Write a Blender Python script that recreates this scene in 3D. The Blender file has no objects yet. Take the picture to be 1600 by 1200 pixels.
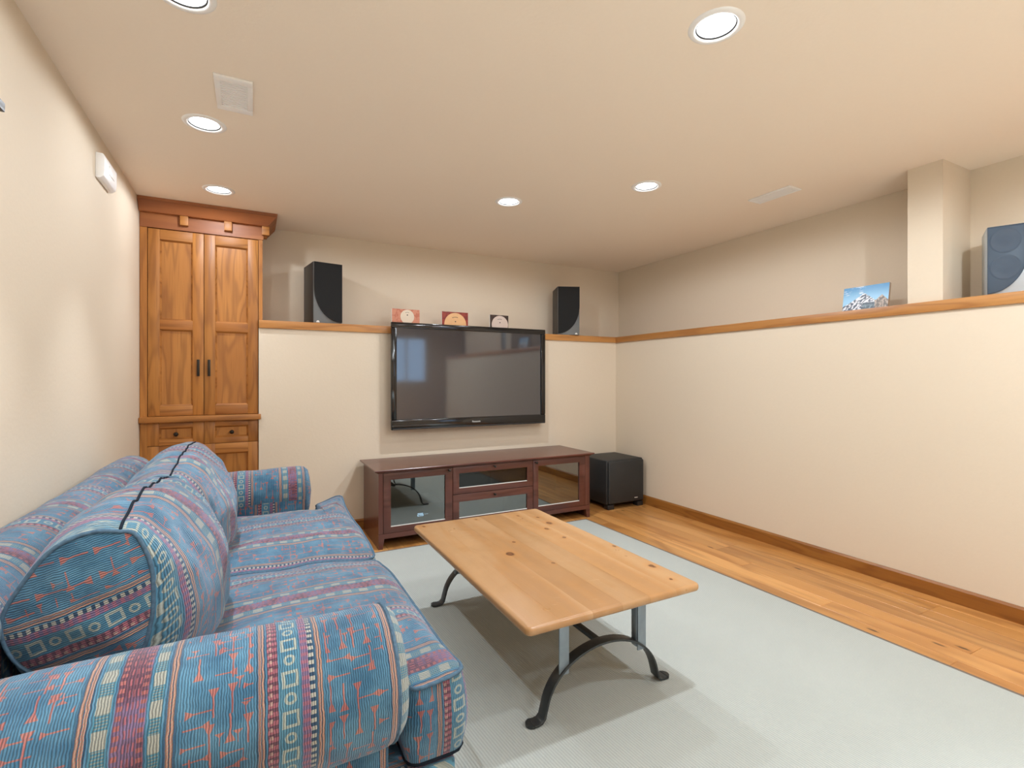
import bpy, bmesh, math, random
from mathutils import Vector, noise, Matrix
from mathutils.geometry import delaunay_2d_cdt
random.seed(7)
PI = math.pi
scene = bpy.context.scene
col = scene.collection

# ---------------------------------------------------------------- camera, world, exposure
H = 2.5                      # ceiling height
cam_d = bpy.data.cameras.new('camera'); cam = bpy.data.objects.new('camera', cam_d); col.objects.link(cam)
cam_d.sensor_width = 36.0; cam_d.lens = 777.0 / 1600 * 36; cam_d.shift_y = -8.4 / 1600
cam_d.clip_start = 0.02
cam.location = (0, 0, 1.25); cam.rotation_euler = (PI / 2, 0, -math.atan(405 / 777.0))
scene.camera = cam
scene.view_settings.view_transform = 'Standard'; scene.view_settings.look = 'None'
scene.view_settings.gamma = 1.0; scene.view_settings.use_curve_mapping = False
scene.view_settings.exposure = 1.18
world = bpy.data.worlds.new('sky'); scene.world = world; world.use_nodes = True
world.node_tree.nodes['Background'].inputs[0].default_value = (0.55, 0.72, 1.0, 1)
world.node_tree.nodes['Background'].inputs[1].default_value = 1.2
# recessed cans: x, y, beam angle, beam watts, spill watts (the wide weak part of the same bulb)
CANS = [(-0.20, 3.82, 90, 11, 6), (-0.21, 2.86, 64, 40, 3.4), (-0.20, 1.92, 62, 44, 2.0), (-0.20, 0.95, 62, 44, 1.4), (-0.20, -0.05, 60, 14, 1.2),
        (1.458, 1.23, 104, 27, 13), (1.603, 3.124, 96, 46, 12), (2.268, 2.462, 100, 10, 11), (2.27, 0.10, 80, 26, 29), (1.458, -0.75, 72, 370, 17),  # last one unseen, beam boosted so floor bounce lifts the ceiling
        (0.70, -1.70, 72, 370, 12), (2.27, -1.70, 72, 370, 12)]  # both added out of view, strong beams to brighten the ceiling off the floor
CAN_COL = (0.925, 1.0, 1.08)

# ---------------------------------------------------------------- node expression helper
class X:
    def __init__(s, nt, sock): s.nt = nt; s.s = sock
    def _m(s, op, *a, clamp=False):
        n = s.nt.nodes.new('ShaderNodeMath'); n.operation = op; n.use_clamp = clamp
        for i, v in enumerate((s,) + a):
            if isinstance(v, X): s.nt.links.new(v.s, n.inputs[i])
            else: n.inputs[i].default_value = v
        return X(s.nt, n.outputs[0])
    def __add__(s, o): return s._m('ADD', o)
    __radd__ = __add__
    def __mul__(s, o): return s._m('MULTIPLY', o)
    __rmul__ = __mul__
    def __sub__(s, o): return s._m('SUBTRACT', o)
    def __rsub__(s, o): return (s * -1.0) + o
    def __truediv__(s, o): return s._m('DIVIDE', o)
    def lt(s, o): return s._m('LESS_THAN', o)
    def gt(s, o): return s._m('GREATER_THAN', o)
    def abs(s): return s._m('ABSOLUTE')
    def sin(s): return s._m('SINE')
    def floor(s): return s._m('FLOOR')
    def frac(s): return s._m('FRACT')
    def mod(s, o): return s._m('FLOORED_MODULO', o)
    def max(s, o): return s._m('MAXIMUM', o)
    def min(s, o): return s._m('MINIMUM', o)
    def pow(s, o): return s._m('POWER', o)
    def sqrt(s): return s._m('SQRT')
    def clamp(s): return s._m('ADD', 0.0, clamp=True)
    def step(s, a, b):       # smooth 0..1 between a and b
        n = s.nt.nodes.new('ShaderNodeMapRange'); n.interpolation_type = 'SMOOTHSTEP'
        s.nt.links.new(s.s, n.inputs[0]); n.inputs[1].default_value = a; n.inputs[2].default_value = b
        return X(s.nt, n.outputs[0])
    def within(s, a, b): return s.gt(a) * s.lt(b)

class MatB:
    def __init__(s, name, rough=0.5, metal=0.0, spec=0.5, ior=None):
        s.m = bpy.data.materials.new(name); s.m.use_nodes = True; s.nt = s.m.node_tree
        s.b = s.nt.nodes['Principled BSDF']
        s.b.inputs['Roughness'].default_value = rough; s.b.inputs['Metallic'].default_value = metal
        s.b.inputs['Specular IOR Level'].default_value = spec
        if ior: s.b.inputs['IOR'].default_value = ior
    def new(s, t): return s.nt.nodes.new(t)
    def L(s, a, b): s.nt.links.new(a.s if isinstance(a, X) else a, b)
    def coord(s, kind='Object'):
        return s.new('ShaderNodeTexCoord').outputs[kind]
    def sep(s, sock):
        n = s.new('ShaderNodeSeparateXYZ'); s.L(sock, n.inputs[0]); return [X(s.nt, o) for o in n.outputs]
    def comb(s, x, y, z):
        n = s.new('ShaderNodeCombineXYZ')
        for i, v in enumerate((x, y, z)):
            if isinstance(v, X): s.L(v, n.inputs[i])
            else: n.inputs[i].default_value = v
        return n.outputs[0]
    def noise(s, vec, scale=5, detail=2, rough=0.5, dist=0.0):
        n = s.new('ShaderNodeTexNoise'); s.L(vec, n.inputs['Vector']); n.inputs['Scale'].default_value = scale
        n.inputs['Detail'].default_value = detail; n.inputs['Roughness'].default_value = rough; n.inputs['Distortion'].default_value = dist
        return X(s.nt, n.outputs['Fac'])
    def white(s, vec):
        n = s.new('ShaderNodeTexWhiteNoise'); n.noise_dimensions = '3D'; s.L(vec, n.inputs['Vector']); return X(s.nt, n.outputs['Value'])
    def rand(s): return X(s.nt, s.new('ShaderNodeObjectInfo').outputs['Random'])
    def rgb(s, c):
        n = s.new('ShaderNodeRGB'); n.outputs[0].default_value = (*c, 1); return n.outputs[0]
    def mix(s, f, a, b):
        n = s.new('ShaderNodeMix'); n.data_type = 'RGBA'
        if isinstance(f, X): s.L(f, n.inputs[0])
        else: n.inputs[0].default_value = f
        for k, v in ((6, a), (7, b)):
            if isinstance(v, tuple): n.inputs[k].default_value = (*v, 1)
            else: s.L(v, n.inputs[k])
        return n.outputs[2]
    def mul(s, c, f):        # colour times value
        n = s.new('ShaderNodeVectorMath'); n.operation = 'SCALE'
        if isinstance(c, tuple): n.inputs[0].default_value = c
        else: s.L(c, n.inputs[0])
        if isinstance(f, X): s.L(f, n.inputs['Scale'])
        else: n.inputs['Scale'].default_value = f
        return n.outputs[0]
    def color(s, c):
        if isinstance(c, tuple): s.b.inputs['Base Color'].default_value = (*c, 1)
        else: s.L(c, s.b.inputs['Base Color'])
        return s
    def bump(s, h, dist=0.002, strength=1.0):
        n = s.new('ShaderNodeBump'); n.inputs['Distance'].default_value = dist; n.inputs['Strength'].default_value = strength
        s.L(h, n.inputs['Height']); s.L(n.outputs[0], s.b.inputs['Normal']); return s

M = {}
def plain(name, c, rough=0.5, metal=0.0, spec=0.5, ior=None, var=0.06, scale=30, bump=0.0):
    b = MatB(name, rough, metal, spec, ior)
    n = b.noise(b.coord(), scale, 3)
    b.color(b.mul(c, (n - 0.5) * (2 * var) + 1.0))
    if bump: b.bump(n, bump)
    M[name] = b.m; return b
def emit(name, c, st):
    m = bpy.data.materials.new(name); m.use_nodes = True; nt = m.node_tree; nt.nodes.clear()
    e = nt.nodes.new('ShaderNodeEmission'); o = nt.nodes.new('ShaderNodeOutputMaterial')
    e.inputs[0].default_value = (*c, 1); e.inputs[1].default_value = st; nt.links.new(e.outputs[0], o.inputs[0]); M[name] = m

def wood(name, light, mid, dark, axis='Z', rough=0.35, figure=9.0, freq=3.0, knots=0.0, var=0.25, spec=0.5, coat=0.0, fig=0.55):
    b = MatB(name, rough, 0, spec)
    r = b.rand()
    x, y, z = b.sep(b.coord())
    k = 0.13
    ax = {'X': (x * k, y, z), 'Y': (x, y * k, z), 'Z': (x, y, z * k)}[axis]
    off = r * 17.3
    p = b.comb(ax[0] + off, ax[1] + off * 0.7, ax[2] + off * 1.3)
    n1 = b.noise(p, freq, 2, 0.45)
    ring = ((n1 * figure * 6.283).sin() * 0.5 + 0.5)
    fx = {'X': (x * 0.02, y, z), 'Y': (x, y * 0.02, z), 'Z': (x, y, z * 0.02)}[axis]
    fine = b.noise(b.comb(fx[0] + off, fx[1] + off, fx[2]), 160, 3, 0.6)
    c = b.mix(n1.step(0.3, 0.7), light, mid)
    c = b.mix(ring.pow(3.0) * fig, c, dark)
    c = b.mix((fine.step(0.52, 0.72)) * 0.35, c, dark)
    if knots:
        n = b.new('ShaderNodeTexVoronoi'); n.voronoi_dimensions = '2D'; n.inputs['Scale'].default_value = 3.4
        ka = {'X': (x * 0.35, y, z * 0), 'Y': (x, y * 0.35, z * 0), 'Z': (x, y * 0, z * 0.35)}[axis]
        b.L(b.comb(ka[0] + off, ka[1] + off * 0.6, ka[2]), n.inputs['Vector'])
        n2 = b.noise(b.coord(), 40, 2)
        d = X(b.nt, n.outputs['Distance']) + (n2 - 0.5) * 0.03
        c = b.mix((1.0 - d.step(0.02, 0.16)) * 0.45 * knots, c, mid)
        c = b.mix((1.0 - d.step(0.012, 0.045)) * 0.9 * knots, c, (0.06, 0.022, 0.008))
    c = b.mul(c, (r - 0.5) * var + 1.0)
    b.color(c); b.bump(fine, 0.0006, 0.5)
    if coat: b.b.inputs['Coat Weight'].default_value = coat; b.b.inputs['Coat Roughness'].default_value = 0.12
    M[name] = b.m; return b

plain('wall_paint', (0.75, 0.645, 0.51), 0.75, spec=0.25, var=0.012, scale=60, bump=0.0006)
plain('ceiling_paint', (0.94, 0.82, 0.68), 0.8, spec=0.2, var=0.012, scale=60, bump=0.0006)
plain('white_plastic', (0.93, 0.92, 0.90), 0.4, var=0.02)
plain('white_metal', (0.93, 0.92, 0.90), 0.4, var=0.02)
plain('dark_gap', (0.02, 0.02, 0.02), 0.6)
plain('reflector', (0.85, 0.85, 0.85), 0.25, spec=0.6, var=0.01)
emit('lamp_glow', (0.95, 1.0, 1.05), 6.0)
plain('black_gloss', (0.006, 0.006, 0.007), 0.1, spec=0.6)
plain('black_satin', (0.02, 0.02, 0.021), 0.4)
plain('speaker_black', (0.028, 0.026, 0.024), 0.45, var=0.2)
plain('baffle_grey', (0.16, 0.17, 0.175), 0.35, metal=0.3)
plain('driver_grey', (0.45, 0.47, 0.50), 0.35)
plain('emblem_silver', (0.75, 0.74, 0.70), 0.3)
plain('sub_black', (0.022, 0.023, 0.023), 0.55, var=0.25, scale=200, bump=0.0008)
plain('iron_dark', (0.055, 0.06, 0.06), 0.38, metal=0.5, var=0.25, scale=40, bump=0.0008)
plain('steel_blue', (0.27, 0.32, 0.36), 0.38, metal=0.5, var=0.15, scale=40)
plain('bronze', (0.03, 0.024, 0.018), 0.35, metal=0.6)
plain('rug_binding', (0.16, 0.125, 0.10), 0.9, var=0.2, scale=200)
plain('canvas_side', (0.42, 0.30, 0.20), 0.8)
plain('paper_white', (0.80, 0.76, 0.68), 0.6)
plain('av_black', (0.012, 0.012, 0.013), 0.35)
emit('digit_glow', (0.55, 0.75, 1.0), 4.5)

wood('floor_oak', (0.62, 0.315, 0.105), (0.52, 0.235, 0.065), (0.30, 0.115, 0.03), 'Y', 0.28, 5.0, 5.0, knots=1.0, var=0.22)
wood('trim_fir', (0.56, 0.27, 0.085), (0.47, 0.205, 0.055), (0.30, 0.11, 0.03), 'Y', 0.35, 6.0, 9.0, var=0.1)
wood('trim_fir_x', (0.56, 0.27, 0.085), (0.47, 0.205, 0.055), (0.30, 0.11, 0.03), 'X', 0.35, 6.0, 9.0, var=0.1)
wood('base_fir', (0.34, 0.145, 0.03), (0.29, 0.11, 0.02), (0.18, 0.06, 0.012), 'Y', 0.35, 6.0, 9.0, var=0.1)
wood('base_fir_x', (0.34, 0.145, 0.03), (0.29, 0.11, 0.02), (0.18, 0.06, 0.012), 'X', 0.35, 6.0, 9.0, var=0.1)
wood('fir', (0.50, 0.205, 0.042), (0.38, 0.14, 0.024), (0.17, 0.050, 0.008), 'Z', 0.45, 6.0, 9.0, var=0.16, fig=0.42)
wood('fir_x', (0.47, 0.19, 0.042), (0.36, 0.13, 0.024), (0.17, 0.05, 0.008), 'X', 0.5, 6.0, 7.0, var=0.16)
wood('fir_crown', (0.40, 0.145, 0.045), (0.33, 0.105, 0.03), (0.2, 0.055, 0.014), 'X', 0.5, 5.0, 5.0, var=0.1)
wood('cherry', (0.135, 0.048, 0.034), (0.105, 0.035, 0.025), (0.06, 0.02, 0.014), 'X', 0.25, 5.0, 6.0, var=0.12)
wood('cherry_z', (0.135, 0.048, 0.034), (0.105, 0.035, 0.025), (0.06, 0.02, 0.014), 'Z', 0.25, 5.0, 6.0, var=0.12)

# pine table boards with the knots of the photograph, in table space (metres from the table's centre)
TC = (1.18, 2.045)
def table_mat():
    b = MatB('pine_top', 0.3, 0, 0.5)
    r = b.rand(); g = b.new('ShaderNodeNewGeometry'); x, y, z = b.sep(g.outputs['Position'])
    off = r * 11.0
    n1 = b.noise(b.comb(x + off, y * 0.1, z + off), 7, 2, 0.45)
    ring = ((n1 * 26.0).sin() * 0.5 + 0.5)
    fine = b.noise(b.comb(x, y * 0.02, z), 170, 3, 0.6)
    c = b.mix(n1.step(0.3, 0.7), (0.46, 0.265, 0.122), (0.37, 0.192, 0.076))
    c = b.mix(ring.pow(3.0) * 0.3, c, (0.42, 0.19, 0.05))
    c = b.mix(fine.step(0.52, 0.72) * 0.25, c, (0.40, 0.18, 0.05))
    kn = [(1.055, 2.043, 1.25), (1.475, 2.378, 1.15), (1.405, 2.294, .75), (1.409, 2.127, .6), (1.476, 2.508, .65), (1.53, 1.627, .9),
          (1.55, 1.903, .6), (0.831, 2.64, .6), (1.147, 2.182, .55), (1.171, 1.853, .5), (1.50, 1.485, .5), (1.389, 2.588, .5), (1.139, 2.63, .5)]
    nn = (b.noise(g.outputs['Position'], 55, 2) - 0.5) * 0.012
    for kx, ky, s in kn:
        dx = x - kx; dy = (y - ky) * 0.75
        d = (dx * dx + dy * dy).sqrt() + nn
        c = b.mix((1.0 - d.step(0.006 * s, 0.055 * s)) * 0.5, c, (0.44, 0.19, 0.05))
        c = b.mix((1.0 - d.step(0.009 * s, 0.020 * s)) * 0.92, c, (0.10, 0.035, 0.012))
        c = b.mix((1.0 - d.step(0.002 * s, 0.010 * s)) * 0.6, c, (0.32, 0.13, 0.04))
    # pale scratches and worn edges
    sc = b.noise(b.comb(x * 3 + y * 9, y * 2.0, z), 14, 4, 0.7)
    c = b.mix(sc.step(0.66, 0.72) * 0.35, c, (0.78, 0.60, 0.40))
    b.color(b.mul(c, (r - 0.5) * 0.16 + 1.0)); b.bump(fine, 0.0005, 0.5)
    rg = b.noise(b.comb(x, y, z), 9, 3); b.L(rg * 0.25 + 0.2, b.b.inputs['Roughness'])
    M['pine_top'] = b.m
table_mat()

def rug_mat():
    b = MatB('rug_loop', 0.95, 0, 0.1)
    x, y, z = b.sep(b.coord())
    rib = ((x * 620.0 + y * 60.0).sin() * 0.5 + 0.5)
    n = b.noise(b.coord(), 260, 3, 0.6); n2 = b.noise(b.coord(), 3, 2)
    c = b.mix(rib * 0.45 + n * 0.35, (0.345, 0.365, 0.34), (0.53, 0.553, 0.52))
    b.color(b.mul(c, n2 * 0.08 + 0.96)); b.bump(rib * 0.5 + n * 0.6, 0.003, 0.7)
    M['rug_loop'] = b.m
rug_mat()

# ---------------------------------------------------------------- sofa tapestry: u across the stripes, v along them (metres)
def fabric_mat(name='tapestry'):
    b = MatB(name, 0.85, 0, 0.2)
    uvn = b.new('ShaderNodeUVMap'); uvn.uv_map = 'UVMap'
    u, v, _ = b.sep(uvn.outputs[0])
    u = u * 1.42; v = v * 1.42
    wob = b.noise(b.comb(u, v, 0.0), 30, 2)
    wv = (wob - 0.5) * 0.006
    u = u + wv; P = 0.72
    p = u.mod(P)
    blueA = (0.038, 0.130, 0.220); blueB = (0.100, 0.250, 0.360); red = (0.38, 0.105, 0.085); coral = (0.49, 0.185, 0.135)
    cream = (0.40, 0.375, 0.29); maroon = (0.135, 0.035, 0.05); navy = (0.02, 0.05, 0.10); purple = (0.20, 0.12, 0.22); teal = (0.06, 0.20, 0.27)
    n0 = b.noise(b.comb(u, v, 0.0), 9, 3, 0.6)
    c = b.mix(n0.step(0.3, 0.7), blueA, blueB)
    # wedge marks in the blue fields
    def wedges(c, cu, cv, ou, ov, along_v, dens, seed, L, hw, tw):
        a = (u + ou) / cu; d = (v + ov) / cv
        iu = a.floor(); iv = d.floor()
        r1 = b.white(b.comb(iu, iv, seed)); r2 = b.white(b.comb(iu, iv, seed + 3.3)); r3 = b.white(b.comb(iu, iv, seed + 7.7))
        fu = ((a - iu) - 0.5) * cu - (r2 - 0.5) * cu * 0.35
        fv = ((d - iv) - 0.5) * cv - (r3 - 0.5) * cv * 0.25
        if not along_v: fu, fv = fv, fu
        sg = (r3.gt(0.4)) * 2.0 - 1.0
        t = fv * sg / L + 0.5
        half = ((1.0 - t / 0.36) * hw).max(tw)
        m = t.within(0.0, 1.0) * (half - fu.abs()).gt(0.0) * r1.lt(dens)
        return m
    m1 = wedges(c, 0.040, 0.080, 0.004, 0.0, True, 0.62, 1.0, 0.071, 0.0125, 0.0022)
    m2 = wedges(c, 0.068, 0.038, 0.018, 0.013, False, 0.40, 5.0, 0.058, 0.0105, 0.0018)
    m3 = wedges(c, 0.055, 0.060, 0.0, 0.02, True, 0.25, 9.0, 0.03, 0.012, 0.001)
    field = (p.within(0.012, 0.173) + p.within(0.388, 0.548)).clamp()
    mk = (m1 + m2 + m3).clamp() * field
    c = b.mix(mk, c, b.mix(n0.step(0.35, 0.65), red, coral))
    # bands of group A and B
    def band(c, a, e, colr, extra=None, f=1.0):
        m = p.within(a, e)
        if extra is not None: m = m * extra
        return b.mix(m * f, c, colr)
    cordp = ((v * 780.0 + u * 900.0).sin()).gt(0.0)
    for a, e in ((0.185, 0.202), (0.360, 0.375), (0.560, 0.574), (0.706, 0.720)):
        c = band(c, a - 0.004, e + 0.004, navy, None, 0.75)
        mid = (a + e) / 2
        c = band(c, a, mid - 0.001, b.mix(cordp, coral, (0.38, 0.285, 0.175)))
        c = band(c, mid + 0.001, e, b.mix(cordp, (0.38, 0.285, 0.175), coral))
    # group A: cream blocks | maroon with red checks | cream blocks
    blk = (v / 0.075).frac().lt(0.52); hat = ((v * 900.0).sin()).gt(0.2)
    for a, e, sh in ((0.212, 0.246, 0.0), (0.322, 0.350, 0.5)):
        bk = ((v / 0.075) + sh).frac().lt(0.52)
        c = band(c, a, e, teal)
        c = band(c, a + 0.002, e - 0.002, cream, bk, 0.9)
        c = band(c, a + 0.004, e - 0.004, (0.25, 0.27, 0.22), (1.0 - bk) * hat, 0.8)
    c = band(c, 0.252, 0.316, b.mix(n0.step(0.4, 0.6), maroon, purple))
    chk = ((v * 300.0).sin()).gt(-0.1); chk2 = ((v * 300.0 + 1.6).sin()).gt(0.1)
    c = band(c, 0.254, 0.266, red, chk); c = band(c, 0.302, 0.314, red, chk2)
    c = band(c, 0.268, 0.300, (0.42, 0.10, 0.10), ((u * 620.0).sin().gt(0.1)) * ((v * 210.0).sin().gt(-0.3)), 0.7)
    # group B: maroon | rings on blue | purple and cream stitch
    c = band(c, 0.582, 0.608, b.mix(chk, maroon, (0.36, 0.10, 0.12)))
    c = band(c, 0.586, 0.594, (0.55, 0.36, 0.27), chk2, 0.7)
    rv = (v / 0.098).frac(); ru = (p - 0.637)
    dv1 = ((rv - 0.27) * 0.098); dv2 = ((rv - 0.76) * 0.098)
    bx = (ru.abs() / 0.021).max(dv1.abs() / 0.021)
    sq = bx.within(0.62, 1.0)
    rr = (ru * ru + dv2 * dv2).sqrt(); ci = rr.within(0.008, 0.015)
    c = band(c, 0.610, 0.664, b.mix(n0.step(0.3, 0.7), (0.05, 0.17, 0.26), (0.09, 0.25, 0.34)))
    c = b.mix(((sq + ci).clamp()) * p.within(0.61, 0.664) * 0.85, c, (0.46, 0.46, 0.36))
    c = band(c, 0.666, 0.686, b.mix(chk2, purple, (0.36, 0.12, 0.17)))
    c = band(c, 0.686, 0.700, b.mix(chk, navy, (0.46, 0.42, 0.34)))
    # woven ribs
    rib = ((u * 1000.0 + wob * 3.0).sin() * 0.5 + 0.5)
    fz = b.noise(b.comb(u * 3.0, v, 0.0), 420, 2, 0.7)
    thr = b.noise(b.comb(u * 4.0, v * 0.9, 1.7), 300, 2, 0.8)      # blue ground threads showing through the figure
    c = b.mix(thr.step(0.50, 0.64) * 0.45, c, b.mix(n0.step(0.3, 0.7), blueA, (0.13, 0.22, 0.29)))
    wear = b.noise(b.comb(u, v, 4.0), 3.5, 3, 0.6)
    c = b.mul(c, (rib.pow(0.7) * 0.85 + 0.42) * (fz * 0.8 + 0.55) * (wear * 0.6 + 0.60))
    b.color(c); b.bump(rib * 0.7 + fz * 0.5 + mk * 0.3, 0.0022, 0.8)
    b.b.inputs['Sheen Weight'].default_value = 0.40; b.b.inputs['Sheen Roughness'].default_value = 0.5
    b.b.inputs['Sheen Tint'].default_value = (0.75, 0.85, 1.0, 1)
    M[name] = b.m
fabric_mat()
plain('welt', (0.075, 0.13, 0.185), 0.9, spec=0.2, var=0.5, scale=120)
plain('welt_dark', (0.012, 0.016, 0.024), 0.95, spec=0.1, var=0.4, scale=120)
plain('sofa_leg', (0.03, 0.02, 0.015), 0.5)

def glass_mat(name, tint, ior):
    m = bpy.data.materials.new(name); m.use_nodes = True; nt = m.node_tree; nt.nodes.clear()
    o = nt.nodes.new('ShaderNodeOutputMaterial'); mx = nt.nodes.new('ShaderNodeMixShader'); fr = nt.nodes.new('ShaderNodeFresnel')
    t = nt.nodes.new('ShaderNodeBsdfTransparent'); g = nt.nodes.new('ShaderNodeBsdfGlossy')
    t.inputs[0].default_value = (*tint, 1); g.inputs[0].default_value = (0.93, 0.98, 0.97, 1); g.inputs['Roughness'].default_value = 0.02
    fr.inputs[0].default_value = ior
    ge = nt.nodes.new('ShaderNodeNewGeometry'); iv = nt.nodes.new('ShaderNodeMath'); iv.operation = 'SUBTRACT'; iv.inputs[0].default_value = 1.0
    mu = nt.nodes.new('ShaderNodeMath'); mu.operation = 'MULTIPLY'     # only the outer face of the pane reflects
    nt.links.new(ge.outputs['Backfacing'], iv.inputs[1]); nt.links.new(fr.outputs[0], mu.inputs[0]); nt.links.new(iv.outputs[0], mu.inputs[1])
    nt.links.new(mu.outputs[0], mx.inputs[0]); nt.links.new(t.outputs[0], mx.inputs[1]); nt.links.new(g.outputs[0], mx.inputs[2]); nt.links.new(mx.outputs[0], o.inputs[0])
    M[name] = m
glass_mat('smoked_glass', (0.36, 0.40, 0.40), 3.0)
glass_mat('clear_smoked_glass', (0.6, 0.62, 0.66), 1.6)
glass_mat('window_glass', (0.95, 0.97, 0.97), 1.45)
def grille_mat(name, c, alpha):
    b = MatB(name, 0.8, 0, 0.3)
    n = b.noise(b.coord(), 400, 2); b.color(b.mul(c, n * 0.6 + 0.7))
    b.b.inputs['Alpha'].default_value = alpha; b.b.inputs['Sheen Weight'].default_value = 0.15
    M[name] = b.m
grille_mat('grille_cloth', (0.012, 0.012, 0.012), 0.94); grille_mat('grille_lit_blue', (0.075, 0.11, 0.16), 0.5)  # second cloth has the bluish light on the end speaker in its colour
plain('baffle_lit_pale', (0.50, 0.56, 0.60), 0.35, metal=0.2)  # pale blue light put into the end speaker's baffle and cabinet colour
def screen_mat():
    b = MatB('plasma_screen', 0.06, 0, 0.5, ior=2.1)
    n = b.noise(b.coord(), 4, 2); b.color(b.mul((0.024, 0.027, 0.036), n * 0.2 + 0.9)); M['plasma_screen'] = b.m
screen_mat()
def picture_mat():
    b = MatB('mountain_print', 0.35, 0, 0.5)
    uvn = b.new('ShaderNodeUVMap'); uvn.uv_map = 'UVMap'; u, v, _ = b.sep(uvn.outputs[0])
    n = b.noise(b.comb(u * 2.2, v, 0.0), 9, 4, 0.65); n2 = b.noise(b.comb(u * 2.2 - v * 1.4, v * 0.6 + u, 0.3), 7, 4, 0.6)
    ridge = None
    for pu, ph, s in ((0.47, 0.72, 1.35), (0.30, 0.50, 1.0), (0.12, 0.32, 0.8), (0.86, 0.56, 1.7), (0.62, 0.40, 0.9)):
        k = ph - (u - pu).abs() * s; ridge = k if ridge is None else ridge.max(k)
    ridge = ridge + (n - 0.5) * 0.14
    sky = b.mix(v.step(0.35, 1.0), (0.28, 0.56, 0.80), (0.03, 0.22, 0.46))
    cl = b.noise(b.comb(u * 1.2, v * 4.0, 0.0), 5, 3)
    sky = b.mix(cl.step(0.56, 0.66) * v.step(0.6, 0.75) * u.lt(0.5), sky, (0.75, 0.82, 0.88))
    rock = b.mix(n2.step(0.47, 0.53), (0.03, 0.05, 0.09), (0.74, 0.76, 0.82))
    brown = b.mix(n.step(0.45, 0.56), (0.10, 0.075, 0.055), (0.46, 0.36, 0.28))
    rock = b.mix(u.gt(0.71), rock, brown)
    fore = b.mix(n.step(0.5, 0.6), (0.03, 0.06, 0.09), (0.20, 0.28, 0.33))
    rock = b.mix(v.lt(0.30) * u.within(0.45, 0.72), rock, fore)
    c = b.mix((ridge - v).gt(0.0), sky, rock)
    b.color(c); M['mountain_print'] = b.m
picture_mat()
def card_mat(name, c1, c2, thr):
    b = MatB(name, 0.5, 0, 0.4); n = b.noise(b.coord(), 22, 3, 0.6); b.color(b.mix(n.step(thr - 0.05, thr + 0.05), c1, c2)); M[name] = b.m
card_mat('card_salmon', (0.60, 0.24, 0.14), (0.50, 0.15, 0.08), 0.52)
card_mat('card_red', (0.30, 0.035, 0.015), (0.20, 0.02, 0.012), 0.5)
card_mat('card_brown', (0.035, 0.018, 0.012), (0.06, 0.03, 0.02), 0.5)
plain('disc_cream', (0.72, 0.60, 0.45), 0.4, var=0.05)
plain('disc_orange', (0.74, 0.42, 0.18), 0.4, var=0.1)
plain('disc_pink', (0.66, 0.54, 0.47), 0.4, var=0.05)
plain('print_dark', (0.05, 0.03, 0.025), 0.6)

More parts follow.
